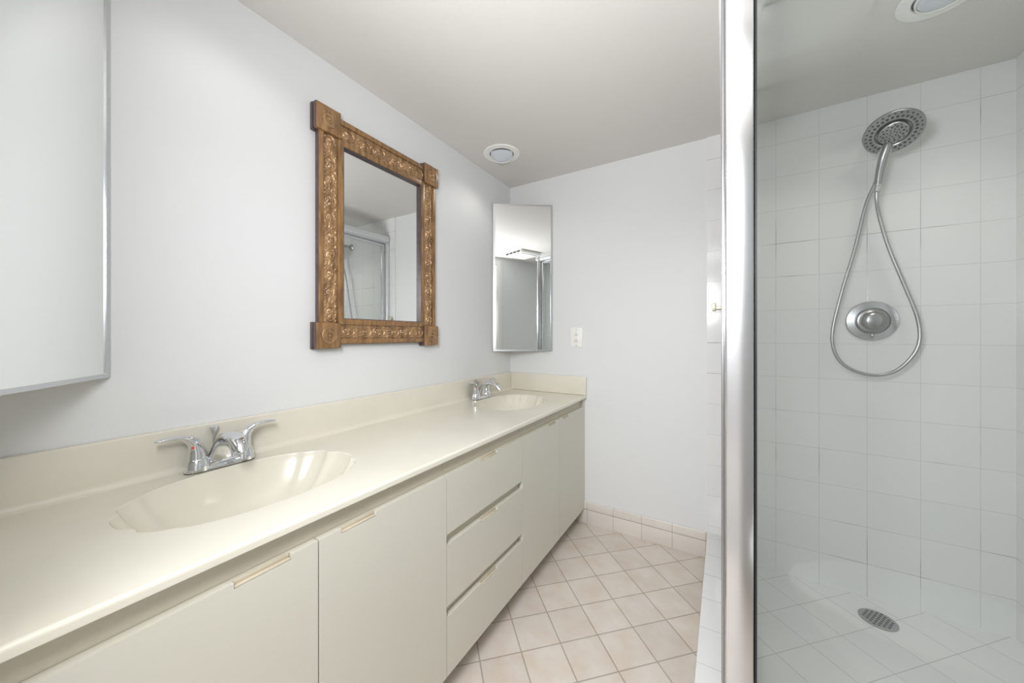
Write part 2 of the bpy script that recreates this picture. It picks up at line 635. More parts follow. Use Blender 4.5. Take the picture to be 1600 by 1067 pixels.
slab = MB()
bm = slab.bm
ZONE = 0.275
SK = (0.414, 1.630)
ys = [YN + 0.001, SK[0] - ZONE, SK[0] + ZONE, SK[1] - ZONE, SK[1] + ZONE, D - 0.001]
for i in (0, 2, 4):
    slab.quad([(XS, ys[i], ZC), (XE, ys[i], ZC), (XE, ys[i + 1], ZC), (XS, ys[i + 1], ZC)])
for sc_ in SK:
    ang = [2 * PI * i / 160 for i in range(160)]
    cx0, cx1 = XS - BX, XE - BX
    for X in (cx0, cx1):
        for Y in (-ZONE, ZONE):
            a = math.atan2(X, Y) % (2 * PI)
            j = min(range(160), key=lambda q: abs(ang[q] - a))
            ang[j] = a
    ang.sort()
    inner, outer = [], []
    for a in ang:
        sx, cy = math.sin(a), math.cos(a)
        x, y = outline(a)
        inner.append(bm.verts.new((BX + x, sc_ + y, ZC)))
        t = 1e9
        if abs(cy) > 1e-9:
            t = min(t, ZONE / abs(cy))
        if abs(sx) > 1e-9:
            t = min(t, (cx1 if sx > 0 else -cx0) / abs(sx))
        outer.append(bm.verts.new((BX + sx * t, sc_ + cy * t, ZC)))
    for i in range(160):
        j = (i + 1) % 160
        bm.faces.new((inner[i], inner[j], outer[j], outer[i]))
# rounded front edge
pr = [(XE, ZC)] + [(XE + 0.0065 * math.sin(t), ZC - 0.0065 + 0.0065 * math.cos(t)) for t in [PI / 2 * k / 6 for k in range(1, 7)]]
pr += [(0.540, 0.7535), (0.452, 0.7535)]
slab.rings([[(x, y, z) for x, z in pr] for y in (YN + 0.001, D - 0.001)], closed_u=False)
slab.build('slab', M_COUNTER, top, smooth=40)

for sc_ in SK:
    m = MB()
    rs = []
    NT = 22
    prof = [(1.0, 0.0, 1.0), (0.994, 0.0010, 1.0), (0.988, 0.0034, 1.0), (0.983, 0.0080, 1.0)]
    for k in range(1, NT + 1):
        t = k / NT
        q = 0.983 * (1 - t) + 0.06 * t
        dz = 0.0080 + 0.127 * (1 - (1 - t) ** 3.2)
        prof.append((q, dz, max(0.0, 1 - 1.3 * t)))
    for q, dz, s in prof:
        ring = []
        for i in range(160):
            a = 2 * PI * i / 160
            x, y = outline(a, s)
            ring.append((BX - 0.012 * (1 - q) + x * q, sc_ + y * q, ZC - dz))
        rs.append(ring)
    m.rings(rs, cap1=True)
    b_ = m.build('basin', M_COUNTER, top, smooth=50)

# backsplash with a cove at its foot, and the separate side splash on the far wall
bs = MB()
ZS = 0.883
pr = [(0.001, ZS), (0.013, ZS)] + [(0.018 - 0.005 + 0.005 * math.sin(t), ZS - 0.005 + 0.005 * math.cos(t)) for t in [PI / 2 * k / 4 for k in range(1, 5)]]
pr += [(0.018, ZC + 0.016)] + [(0.034 - 0.016 * math.cos(t), ZC + 0.016 - 0.016 * math.sin(t)) for t in [PI / 2 * k / 6 for k in range(1, 7)]]
bs.rings([[(x, y, z) for x, z in pr] for y in (YN + 0.001, D - 0.001)], closed_u=False)
bs.build('backsplash', M_COUNTER, top, smooth=50)
MB().box((0.0185, D - 0.019, ZC + 0.0008), (0.540, D - 0.001, ZS - 0.002), 0.002).build('side_splash', M_COUNTER, top)

# ------------------------------------------------------------------ faucet (4 inch centreset), then its copy at the far sink
FY = SK[0]
FX = 0.055
fa = thing('faucet', (FX, FY, ZC), 'chrome two-handle faucet at the near sink, below the big corner mirror', 'faucet', 'sink faucets')
bp = MB()
secs = [(0.000, 0.0775, 0.0245), (0.004, 0.0775, 0.0245), (0.014, 0.073, 0.0215), (0.019, 0.066, 0.017)]
rs = []
for z, ly, lx in secs:
    ring = []
    for k in range(48):
        t = 2 * PI * k / 48
        c, s = math.cos(t), math.sin(t)
        e = 2 / 3.0
        ring.append((FX + lx * math.copysign(abs(s) ** e, s), FY + ly * math.copysign(abs(c) ** e, c), ZC + 0.0015 + z))
    rs.append(ring)
bp.rings(rs, cap0=True, cap1=True)
bp.build('base_plate', M_CHROME, fa)
gk = MB()
ring = [(FX + 0.0252 * math.copysign(abs(math.sin(t)) ** (2 / 3), math.sin(t)), FY + 0.0782 * math.copysign(abs(math.cos(t)) ** (2 / 3), math.cos(t))) for t in [2 * PI * k / 48 for k in range(48)]]
gk.prism(ring, ZC + 0.0002, ZC + 0.0016)
gk.build('gasket', M_DARK, fa)
for s in (-1, 1):
    hy = FY + s * 0.052
    h = MB()
    h.lathe((FX, hy, ZC + 0.003), (0, 0, 1), [(0.0275, 0), (0.0262, 0.012), (0.0228, 0.030), (0.0212, 0.0318)], 32)
    h.build('handle_base', M_CHROME, fa)
    h = MB()
    # skirt that sweeps up and out into the lever
    h.loft([((FX, hy, ZC + 0.0345), (0.0205, 0, 0), (0, 0.0205, 0)),
            ((FX, hy + s * 0.000, ZC + 0.048), (0.0190, 0, 0), (0, 0.0190, 0)),
            ((FX, hy + s * 0.002, ZC + 0.062), (0.0170, 0, 0), (0, 0.0162, 0.001)),
            ((FX, hy + s * 0.006, ZC + 0.076), (0.0150, 0, 0), (0, 0.0135, -s * 0.005)),
            ((FX + 0.001, hy + s * 0.0155, ZC + 0.0865), (0.0128, 0, 0), (0, 0.0085, -s * 0.0085)),
            ((FX + 0.002, hy + s * 0.030, ZC + 0.0945), (0.0108, 0, 0), (0, 0.0040, -s * 0.0062)),
            ((FX + 0.003, hy + s * 0.048, ZC + 0.0985), (0.0100, 0, 0), (0, 0.0010, -s * 0.0050)),
            ((FX + 0.004, hy + s * 0.064, ZC + 0.0990), (0.0108, 0, 0), (0, 0.0002, -s * 0.0044)),
            ((FX + 0.005, hy + s * 0.076, ZC + 0.0985), (0.0098, 0, 0), (0, 0, -s * 0.0036)),
            ((FX + 0.005, hy + s * 0.0825, ZC + 0.0980), (0.0055, 0, 0), (0, 0, -s * 0.0020))], 24)
    ho = h.build('lever_handle', M_CHROME, fa, smooth=60)
    if s < 0:
        d = MB()
        d.lathe((FX + 0.0125, hy - 0.012, ZC + 0.067), (0.75, -0.6, 0.25), [(0.004, -0.003), (0.0036, 0.0012), (0.001, 0.002)], 14)
        o = d.build('hot_mark', M_RED, ho)
        o['label'] = 'small red hot-water mark'
sp = MB()
path = [((0.052, ZC + 0.014), 0.034, 0.0200), ((0.054, ZC + 0.030), 0.0285, 0.0180), ((0.060, ZC + 0.050), 0.0235, 0.0160),
        ((0.073, ZC + 0.070), 0.0215, 0.0140), ((0.093, ZC + 0.0845), 0.0210, 0.0125), ((0.117, ZC + 0.0910), 0.0210, 0.0115),
        ((0.141, ZC + 0.0895), 0.0200, 0.0110), ((0.161, ZC + 0.0810), 0.0170, 0.0110), ((0.174, ZC + 0.0695), 0.0150, 0.0110),
        ((0.180, ZC + 0.0600), 0.0130, 0.0105)]
secs = []
for i, ((x, z), w, t) in enumerate(path):
    (xa, za) = path[max(i - 1, 0)][0]
    (xb, zb) = path[min(i + 1, len(path) - 1)][0]
    dx, dz = xb - xa, zb - za
    l = math.hypot(dx, dz)
    secs.append(((x, FY, z), (0, w, 0), (-dz / l * t, 0, dx / l * t)))
sp.loft(secs, 28, power=2.3)
sp.build('spout', M_CHROME, fa, smooth=60)
ae = MB()
ae.lathe((0.1795, FY, ZC + 0.0615), (0.45, 0, -0.9), [(0.0105, -0.004), (0.0105, 0.006), (0.008, 0.0065)], 20)
ae.build('aerator', M_SATIN, fa)
kn = MB()
kn.lathe((0.030, FY - 0.008, ZC + 0.014), (0, 0, 1), [(0.003, 0), (0.003, 0.070), (0.0055, 0.074), (0.006, 0.077), (0.0100, 0.088), (0.0100, 0.092), (0.004, 0.0935)], 18)
kn.build('lift_rod', M_CHROME, fa)
fb = copy_tree(fa)
fb.location = (FX, SK[1], ZC)
fb['label'] = 'chrome two-handle faucet at the far sink, below the narrow corner mirror'

# ------------------------------------------------------------------ corner mirror cabinets
CZ0, CZ1 = 1.031, 1.957


def corner_cabinet(A, B, Ccorner, label):
    """A on the left wall, B on the end wall, Ccorner the room corner"""
    A, B, Cc = Vector(A), Vector(B), Vector(Ccorner)
    t = (B - A).normalized()
    n = Vector((t.y, -t.x))
    if n.dot(Cc - A) > 0:
        n = -n
    root = thing('corner_mirror_cabinet', ((A.x + B.x + Cc.x) / 3, (A.y + B.y + Cc.y) / 3, CZ0), label, 'cabinet', 'corner mirror cabinets')
    L = (B - A).length
    eps = 0.0015
    ins = (Cc - (A + B) / 2).normalized()
    MB().prism([(A.x + eps, A.y) if True else None, (B.x, B.y + (eps if B.y < 1 else -eps)), (Cc.x + eps, Cc.y + (eps if Cc.y < 1 else -eps))],
               CZ0, CZ1).build('body', M_CABBODY, root)

    def slab_along(s0, s1, z0, z1, d0, d1):
        m = MB()
        p = [A + t * s0 + n * d0, A + t * s1 + n * d0, A + t * s1 + n * d1, A + t * s0 + n * d1]
        m.prism([(q.x, q.y) for q in p], z0, z1)
        return m
    # the mirrored door and its slim chrome frame
    door = slab_along(0.006, L - 0.004, CZ0 + 0.008, CZ1 - 0.006, 0.0005, 0.006).build('mirror_door', M_MIRROR, root)
    fr = MB()
    for args in ((0.002, 0.016, CZ0, CZ1, 0.0005, 0.0085), (L - 0.008, L, CZ0, CZ1, 0.0005, 0.0085),
                 (0.016, L - 0.008, CZ0, CZ0 + 0.009, 0.0005, 0.0085), (0.016, L - 0.008, CZ1 - 0.007, CZ1, 0.0005, 0.0085)):
        s0, s1, z0, z1, d0, d1 = args
        p = [A + t * s0 + n * d0, A + t * s1 + n * d0, A + t * s1 + n * d1, A + t * s0 + n * d1]
        fr.prism([(q.x, q.y) for q in p], z0, z1)
    fr.build('door_frame', M_SATIN, door)
    return root


corner_cabinet((0.0, 1.828), (0.309, D), (0.0, D), 'narrow mirror-fronted cabinet in the far corner above the far sink')
corner_cabinet((0.0, 0.211), (0.350, YN), (0.0, YN), 'large mirror-fronted corner cabinet at the near left end of the vanity')

# ------------------------------------------------------------------ carved wooden mirror
wm = thing('wooden_mirror', (0.0, 0.9925, 1.083), 'mirror in a carved antique gold-brown wooden frame with square corner blocks', 'mirror')
Y0, Y1, Z0, Z1 = 0.702, 1.283, 1.098, 1.934       # outer edges of the rails
YI0, YI1, ZI0, ZI1 = 0.796, 1.190, 1.192, 1.837   # inner edges
BK = 0.092
MB().box((0.010, YI0 - 0.012, ZI0 - 0.012), (0.0145, YI1 + 0.012, ZI1 + 0.012)).build('mirror_glass', M_MIRROR, wm)


def carve_field(length, width, pitch, flip=False, phase=0):
    """relief of rosettes and scrolling leaves on a band, as a height grid"""
    nu = max(8, int(length / 0.0011))
    nv = max(8, int(width / 0.0011))
    u = np.linspace(0, length, nu)
    v = np.linspace(-1, 1, nv)
    U, V = np.meshgrid(u, v, indexing='ij')
    Hh = np.zeros_like(U)
    n = max(1, int(round(length / pitch)))
    p = length / n
    hw = p / 2
    for i in range(n):
        X = (U - (i + 0.5) * p) / (hw * 0.98)
        Y = V / 0.96
        r = np.hypot(X, Y)
        ph = np.arctan2(Y, X)
        if (i + phase) % 2 == 0:
            dome = np.clip(1 - (r / 0.62) ** 2, 0, 1) ** 0.6
            pet = dome * (0.72 + 0.28 * np.cos(5 * ph + 4 * r))
            bud = np.clip(1 - (r / 0.2) ** 2, 0, 1) ** 0.5 * 0.35
            ring = np.exp(-((r - 0.80) / 0.085) ** 2) * (0.55 + 0.12 * np.cos(11 * ph + 3))
            h = np.maximum(np.maximum(pet, bud + pet * 0.75), ring)
            for sx in (-1, 1):
                for sy in (-1, 1):
                    h = np.maximum(h, 0.5 * np.exp(-(((X - sx * 0.80) / 0.16) ** 2 + ((Y - sy * 0.80) / 0.13) ** 2)))
        else:
            cx, cy = 0.22, -0.12
            rr = np.hypot(X - cx, Y - cy)
            pp = np.arctan2(Y - cy, X - cx)
            dome = np.clip(1 - (rr / 0.5) ** 2, 0, 1) ** 0.6 * (0.72 + 0.28 * np.cos(4 * pp + 7 * rr))
            h = dome
            # scrolling stem and leaf strokes
            for k, (a0, a1, rad, wd, am) in enumerate(((-2.6, 1.4, 0.72, 0.10, 0.6), (0.6, 3.4, 0.66, 0.08, 0.5))):
                inside = (pp > a0) & (pp < a1)
                h = np.maximum(h, np.where(inside, np.exp(-((rr - rad - 0.07 * np.sin(2 * pp)) / wd) ** 2) * am * (0.85 + 0.15 * np.cos(16 * pp)), 0))
            for (lx, ly, an, la, lb, am) in ((-0.62, 0.35, 0.5, 0.42, 0.15, 0.75), (-0.55, -0.1, 0.15, 0.36, 0.12, 0.6), (-0.40, 0.72, 0.2, 0.42, 0.12, 0.6),
                                             (0.75, 0.62, -0.7, 0.30, 0.14, 0.6), (-0.72, -0.62, 0.8, 0.32, 0.14, 0.6), (0.35, 0.78, -0.1, 0.28, 0.10, 0.5), (0.80, -0.72, 0.7, 0.22, 0.12, 0.5)):
                c, s = math.cos(an), math.sin(an)
                A_ = (X - lx) * c + (Y - ly) * s
                B_ = -(X - lx) * s + (Y - ly) * c
                q = (A_ / la) ** 2 + (B_ / lb) ** 2
                leaf = np.clip(1 - q, 0, 1) ** 0.55 * am * (1 - 0.35 * np.exp(-(B_ / 0.03) ** 2))
                h = np.maximum(h, leaf)
        Hh = np.maximum(Hh, np.where(np.abs(X) <= 1.25, h, 0))
    Hh += 0.03 * np.cos(U / 0.0016) * np.cos(V * 22)
    edge = np.clip((1 - np.abs(V)) / 0.05, 0, 1) * np.clip(np.minimum(U, length - U) / 0.002, 0, 1)
    return u, v, Hh * edge


def carved_panel(parent, horizontal, a0, a1, c0, c1, x0, amp, pitch, phase=0):
    length, width = a1 - a0, c1 - c0
    u, v, Hh = carve_field(length, width, pitch, phase=phase)
    nu, nv = Hh.shape
    off = Vector(wm.location)
    Uo, Vo = np.meshgrid(a0 + u, (c0 + c1) / 2 + v * width / 2, indexing='ij')
    P = np.zeros((nu, nv, 3))
    P[..., 0] = x0 + amp * Hh - off.x
    if horizontal:
        P[..., 1] = Uo - off.y
        P[..., 2] = Vo - off.z
    else:
        P[..., 1] = Vo - off.y
        P[..., 2] = Uo - off.z
    idx = np.arange(nu * nv).reshape(nu, nv)
    a, b, c, d = idx[:-1, :-1], idx[1:, :-1], idx[1:, 1:], idx[:-1, 1:]
    F = np.stack([a, b, c, d] if horizontal else [a, d, c, b], -1).reshape(-1, 4)
    me = bpy.data.meshes.new('carved_panel')
    me.from_pydata(P.reshape(-1, 3).tolist(), [], F.tolist())
    me.polygons.foreach_set('use_smooth', [True] * len(me.polygons))
    me.materials.append(M_CARVE)
    o = bpy.data.objects.new('carved_panel', me)
    COL.objects.link(o)
    o.parent = parent
    o['label'] = 'relief of gilded rosettes and scrolling leaves'
    return o


XB, XP, XL = 0.024, 0.031, 0.038      # band floor, raised mouldings, block faces


def rail(horizontal, lo, hi, out_lo):
    """lo..hi runs along the rail; out_lo: the outer edge is at the low side across"""
    if horizontal:
        c0, c1 = (Z0, ZI0) if out_lo else (ZI1, Z1)
    else:
        c0, c1 = (Y0, YI0) if out_lo else (YI1, Y1)
    w_out, w_in = 0.019, 0.022

    def bx(m, x0, x1, a0, a1, b0, b1, bev=0.0):
        if horizontal:      # the stiles run over the rails where they meet
            x1 -= 0.0004
            m.box((x0, a0, b0), (x1, a1, b1), bev)
        else:
            m.box((x0, b0, a0), (x1, b1, a1), bev)
    if out_lo:
        o0, o1, i0, i1 = c0, c0 + w_out, c1 - w_in, c1
    else:
        o0, o1, i0, i1 = c1 - w_out, c1, c0, c0 + w_in
    m = MB()
    bx(m, 0.016, XB, lo, hi, c0, c1)
    bx(m, XB, XP, lo, hi, o0, o1, 0.0022)
    bx(m, XB, XP, lo, hi, i0, i1, 0.0022)
    r = m.build('rail', M_WOOD, wm)
    k = MB()
    # dark stained back layer and inner lip
    g = 0.006
    if out_lo:
        bx(k, 0.0008, 0.0158, lo, hi, c0 + 0.004, c1 - 0.004)
    else:
        bx(k, 0.0008, 0.0158, lo, hi, c0 + 0.004, c1 - 0.004)
    bx(k, 0.0148, 0.0295, lo, hi, (i1 + 0.0002) if out_lo else (i0 - 0.0022), (i1 + 0.0022) if out_lo else (i0 - 0.0002))
    bx(k, 0.0165, 0.0275, lo, hi, (o0 - 0.0016) if out_lo else (o1 + 0.0002), (o0 - 0.0002) if out_lo else (o1 + 0.0016))
    kb = k.build('back_layer', M_WOODSIDE, r)
    kb['label'] = 'dark stained edge of the frame'
    p0, p1 = (o1, i0) if out_lo else (i1, o0)
    carved_panel(r, horizontal, lo, hi, p0, p1, XB + 0.0004, 0.0088, 0.0715, 0 if not horizontal else 0)


BY = ((0.689, 0.689 + BK), (1.296 - BK, 1.296))
BZ = ((1.083, 1.083 + BK), (1.949 - BK, 1.949))
rail(False, BZ[0][1], BZ[1][0], True)
rail(False, BZ[0][1], BZ[1][0], False)
rail(True, BY[0][1], BY[1][0], True)
rail(True, BY[0][1], BY[1][0], False)
for (y0, y1) in BY:
    for (z0, z1) in BZ:
        m = MB()
        m.box((0.021, y0, z0), (XL, y1, z1), 0.0018)
        b_ = m.build('corner_block', M_WOOD, wm)
        k = MB()
        k.box((0.0008, y0 - 0.002, z0 - 0.002), (0.015, y1 + 0.002, z1 + 0.002), 0.001, 1)
        k.box((0.015, y0 + 0.006, z0 + 0.006), (0.021, y1 - 0.006, z1 - 0.006))
        k.box((0.0212, y0 - 0.0012, z0 + 0.001), (0.036, y0 - 0.0001, z1 - 0.001))
        k.build('back_layer', M_WOODSIDE, b_)
        r = MB()
        # concentric bull's-eye turning: ring, flat, ring, groove, button
        pf = [(0.0295, 0.0), (0.0293, 0.0012), (0.0280, 0.0040), (0.0262, 0.0050), (0.0244, 0.0040), (0.0230, 0.0006), (0.0150, 0.0006),
              (0.0143, 0.0030), (0.0128, 0.0052), (0.0112, 0.0050), (0.0098, 0.0030), (0.0088, 0.0006), (0.0066, 0.0006), (0.0060, 0.0036), (0.0040, 0.0060), (0.0005, 0.0066)]
        r.lathe((XL, (y0 + y1) / 2, (z0 + z1) / 2), (1, 0, 0), pf, 40, cap0=False)
        r.build('rosette', M_CARVE, b_, smooth=30)

# ------------------------------------------------------------------ wall outlet
ot = thing('wall_outlet', (0.476, D, 1.055), 'white wall outlet with two sockets on the far wall', 'outlet')
oc, oz = 0.476, 1.117
MB().box((oc - 0.0385, D - 0.0065, oz - 0.060), (oc + 0.0385, D - 0.0005, oz + 0.060), 0.002).build('cover_plate', M_PLASTIC, ot)
rc = MB().box((oc - 0.0165, D - 0.0095, oz - 0.035), (oc + 0.0165, D - 0.0068, oz + 0.035), 0.0012).build('receptacle', M_PLASTIC, ot)
sl = MB()
for zz in (oz + 0.017, oz - 0.021):
    for dx in (-0.0062, 0.0062):
        sl.box((oc + dx - 0.0014, D - 0.0101, zz - 0.0055), (oc + dx + 0.0014, D - 0.0094, zz + 0.0035))
    sl.lathe((oc, D - 0.0101, zz + 0.0105), (0, 1, 0), [(0.0024, 0), (0.0024, 0.0006)], 14)
sl.build('sockets', M_DARK, rc)
MB().lathe((oc, D - 0.0068, oz - 0.049), (0, -1, 0), [(0.0032, 0), (0.0030, 0.0009), (0.001, 0.0012)], 16).build('screw', M_NICKEL, ot)
MB().lathe((oc, D - 0.0068, oz + 0.049), (0, -1, 0), [(0.0032, 0), (0.0030, 0.0009), (0.001, 0.0012)], 16).build('screw', M_NICKEL, ot)

# ------------------------------------------------------------------ recessed ceiling lights


def eyeball_light(x, y, label, tilt=(0.16, -0.26), r=0.100, power=6.0, aim=None, soft=0.05):
    root = thing('recessed_ceiling_light', (x, y, H), label, 'ceiling light', 'recessed ceiling lights')
    m = MB()
    m.lathe((x, y, H - 0.0004), (0, 0, -1), [(r, 0.0), (r, 0.002), (r * 0.97, 0.0045), (r * 0.72, 0.0065), (r * 0.67, 0.0055), (r * 0.65, 0.0)], 56, cap0=False, cap1=False)
    m.build('trim_ring', M_PLASTIC, root)
    d = MB()
    d.lathe((x, y, H - 0.0012), (0, 0, -1), [(r * 0.66, 0), (r * 0.66, 0.0006)], 48)
    d.build('dark_gap', M_DARK, root)
    ax = Vector((tilt[0], tilt[1], -1)).normalized()
    b = MB()
    b.lathe((x, y, H + 0.006), ax, [(r * 0.60, 0.0), (r * 0.61, 0.010), (r * 0.60, 0.016), (r * 0.575, 0.0185), (r * 0.555, 0.016)], 48, cap0=False, cap1=False)
    ey = b.build('eyeball', M_PLASTIC, root)
    g = MB()
    g.lathe((x, y, H + 0.006), ax, [(r * 0.555, 0.013), (r * 0.53, 0.018), (r * 0.40, 0.022), (r * 0.20, 0.0245), (0.0004, 0.025)], 48, cap0=False)
    g.build('bulb', M_LENS, root, smooth=60)
    p = Vector((x, y, H - 0.004)) + ax * 0.055
    lamp('ceiling_lamp', p, power, target=aim or (x, y, 0), size=soft)
    return root


eyeball_light(0.197, 1.627, 'round white recessed eyeball light in the ceiling above the far sink', power=1.3, aim=(0.45, 1.5, 0))
lamp('ceiling_lamp', (0.24, 0.42, H - 0.06), 0.8, target=(0.35, 0.42, 0), size=0.05)
eyeball_light(1.80, 1.53, 'round white recessed ceiling light inside the shower, seen through the glass', tilt=(0.0, -0.05), power=4.5, aim=(1.78, 1.5, 0), soft=0.13)

# exhaust fan on the ceiling in front of the toilet nook (seen in the far corner mirror)
fan = thing('exhaust_fan', (1.47, 0.34, H), 'white square exhaust fan on the ceiling, seen in the narrow corner mirror', 'fan')
m = MB()
m.box((1.315, 0.185, H - 0.034), (1.625, 0.495, H - 0.0005), 0.006)
m.box((1.345, 0.215, H - 0.044), (1.595, 0.465, H - 0.034), 0.004)
m.build('housing', M_PLASTIC, fan)
m = MB()
for k in range(4):
    m.box((1.3135, 0.205 + k * 0.071, H - 0.028), (1.3155, 0.262 + k * 0.071, H - 0.009))
m.build('vent_slots', M_DARK, fan)

# ------------------------------------------------------------------ shower enclosure
se = thing('shower_enclosure', (1.278, YG, 0.134), 'chrome-framed glass shower enclosure standing on the white tiled curb', 'shower enclosure')
PX0, PX1 = 1.2505, 1.3010
PY0, PY1 = YG - 0.022, YG + 0.028
ZH0, ZH1 = 1.925, 1.978
post = MB()
post.box((PX0, PY0, 0.1345), (PX1, PY1, ZH0), 0.004, 3)
post.build('corner_post', M_POST, se)
st = MB()
st.box((PX0 - 0.0065, PY0 + 0.008, 0.1345), (PX0 - 0.0005, PY1 - 0.010, ZH0), 0.002)
st.build('strike_strip', M_NICKEL, se)
gk = MB()
gk.box((PX1 + 0.0003, PY0 - 0.001, 0.160), (PX1 + 0.0035, YG + 0.012, ZH0))
gk.build('glass_seal', M_GASKET, se)
# header rails
hd = MB()
hd.box((1.236, PY1 + 0.0005, ZH0), (1.300, D - 0.0065, ZH1), 0.012, 4)
hd.box((1.246, PY1, ZH0 - 0.010), (1.290, D - 0.0065, ZH0), 0.002)
hd.build('header_rail', M_ALU, se)
hd = MB()
hd.box((1.236, YG - 0.032, ZH0), (XR - 0.007, YG + 0.028, ZH1), 0.012, 4)
hd.build('header_rail', M_ALU, se)
# bottom tracks on the curb
bt = MB()
bt.box((1.254, PY1 + 0.0005, 0.1345), (1.298, D - 0.0065, 0.152), 0.003)
bt.build('bottom_track', M_ALU, se)
bt = MB()
bt.box((PX1 + 0.0005, YG - 0.015, 0.1345), (XR - 0.007, YG + 0.015, 0.160), 0.003)
bt.build('bottom_track', M_ALU, se)
# wall jambs
jb = MB()
jb.box((1.240, D - 0.034, 0.152), (1.296, D - 0.0065, ZH0 - 0.010), 0.004, 3)
jb.build('wall_jamb', M_ALU, se)
jb = MB()
jb.box((XR - 0.030, YG - 0.016, 0.160), (XR - 0.007, YG + 0.016, ZH0), 0.003)
jb.build('wall_jamb', M_ALU, se)
# fixed glass screen on the right, facing the camera
gp = MB().box((PX1 + 0.0036, YG - 0.003, 0.160), (XR - 0.030, YG + 0.003, ZH0 - 0.001)).build('glass_panel', M_GLASS, se)
gp['label'] = 'clear fixed glass panel'
# the framed glass door along the curb
DY0, DY1 = PY1 + 0.006, D - 0.044
dr = MB()
x0, x1 = 1.262, 1.284
dr.box((x0, DY0, 0.156), (x1, DY0 + 0.024, ZH0 - 0.014), 0.003)
dr.box((x0, DY1 - 0.024, 0.156), (x1, DY1, ZH0 - 0.014), 0.003)
dr.box((x0, DY0 + 0.024, 0.156), (x1, DY1 - 0.024, 0.180), 0.003)
dr.box((x0, DY0 + 0.024, ZH0 - 0.038), (x1, DY1 - 0.024, ZH0 - 0.014), 0.003)
do = dr.build('door', M_SATIN, se)
MB().box((1.270, DY0 + 0.018, 0.176), (1.2755, DY1 - 0.018, ZH0 - 0.034)).build('door_glass', M_GLASS, do)
# little catch that sticks out of the jamb
ct = MB()
ct.box((1.212, D - 0.036, 1.258), (1.2395, D - 0.026, 1.275), 0.002)
ct.box((1.196, D - 0.040, 1.252), (1.212, D - 0.026, 1.292), 0.002)
cto = ct.build('door_catch', M_BRASS, se)
cto['label'] = 'small tarnished brass catch'

# ------------------------------------------------------------------ shower head with hand shower and hose
hx = 1.776
sh = thing('wall_shower_set', (hx, D - 0.006, 1.93), 'round brushed-nickel shower head with hand shower and looping hose on the tiled wall', 'shower head')
HC = Vector((1.783, 1.84, 1.880))
HN = Vector((-0.11, -0.63, -0.77)).normalized()
side = HN.cross(Vector((0, 0, 1))).normalized()        # across the disc
dn = HN.cross(side).normalized()
if dn.z > 0:
    dn = -dn
dn, side = (dn * math.cos(0.22) + side * math.sin(0.22)), (side * math.cos(0.22) - dn * math.sin(0.22))   # the slot points a little left
R = 0.081
# slotted outer ring
m = MB()
gap = 0.27
angs = [gap + (2 * PI - 2 * gap) * i / 72 for i in range(73)]
rs = []
for a in angs:
    d = dn * math.cos(a) + side * math.sin(a)
    pr = [(0.047, -0.010), (0.047, 0.002), (0.0495, 0.0040), (0.074, 0.0030), (0.079, 0.0020), (R, -0.001), (R, -0.006), (0.076, -0.012), (0.050, -0.020)]
    rs.append([HC + d * r + HN * h for r, h in pr])
m.rings(rs, cap0=True, cap1=True)
# back shell
m.lathe(HC, HN, [(0.016, -0.050), (0.022, -0.040), (0.045, -0.026), (0.060, -0.018), (0.0625, -0.014)], 48)
m.build('spray_ring', M_NICKEL, sh)
m = MB()
for k in range(26):
    a = gap + 0.12 + (2 * PI - 2 * gap - 0.24) * k / 25
    for r, s in ((0.0590, 0.0049), (0.0715, 0.0033)):
        aa = a + (0.0 if r < 0.06 else 0.105)
        if r > 0.06 and k == 25:
            continue
        d = dn * math.cos(aa) + side * math.sin(aa)
        m.lathe(HC + d * r + HN * 0.0028, HN, [(s, 0), (s * 0.9, 0.0010), (s * 0.5, 0.0013)], 8)
m.build('spray_nozzles', M_HOLE, sh)
# hand shower docked in the ring
m = MB()
m.lathe(HC, HN, [(0.034, -0.012), (0.0405, -0.004), (0.0412, 0.004), (0.0395, 0.0080), (0.036, 0.0098), (0.0005, 0.0105)], 48)
E1 = Vector((1.757, 1.905, 1.690))
d1 = HC + dn * 0.036 + HN * 0.001
hp = catmull([HC + dn * 0.020 - HN * 0.001, HC + dn * 0.046 + HN * 0.001, Vector((1.770, 1.893, 1.808)), Vector((1.763, 1.901, 1.755)), E1 + Vector((0.003, -0.001, 0.024))], 8)
rad = [0.0098 + 0.0032 * math.sin(PI * i / (len(hp) - 1)) for i in range(len(hp))]
m.tube(hp, rad, 18)
hs = m.build('hand_shower', M_NICKEL, sh, smooth=50)
m = MB()
for r, cnt, s, off in ((0.009, 6, 0.0023, 0), (0.0175, 9, 0.0024, 0.3), (0.0265, 12, 0.0033, 0.1), (0.0335, 12, 0.0026, 0.36)):
    for k in range(cnt):
        a = off + 2 * PI * k / cnt
        d = dn * math.cos(a) + side * math.sin(a)
        m.lathe(HC + d * r + HN * 0.0094, HN, [(s, 0), (s * 0.9, 0.0018), (s * 0.4, 0.0022)], 8)
m.build('nozzles', M_HOLE, hs)
m = MB()
e0 = hp[-1]
ed = (E1 - e0).normalized()
m.lathe(e0, ed, [(0.0128, -0.001), (0.0128, 0.004), (0.0110, 0.005), (0.0105, 0.024), (0.0085, 0.026)], 20)
m.build('hose_nut', M_SATIN, hs)
# arm from the wall
m = MB()
m.lathe((hx, D - 0.0062, 1.955), (0, -1, 0), [(0.030, 0), (0.030, 0.003), (0.022, 0.010), (0.013, 0.014)], 32)
m.build('wall_flange', M_NICKEL, sh)
m = MB()
back = HC - HN * 0.046
m.tube(catmull([(hx, D - 0.008, 1.955), (hx, D - 0.06, 1.957), (hx + 0.001, D - 0.11, 1.948), tuple(back)], 8), 0.0105, 16)
m.build('shower_arm', M_NICKEL, sh)
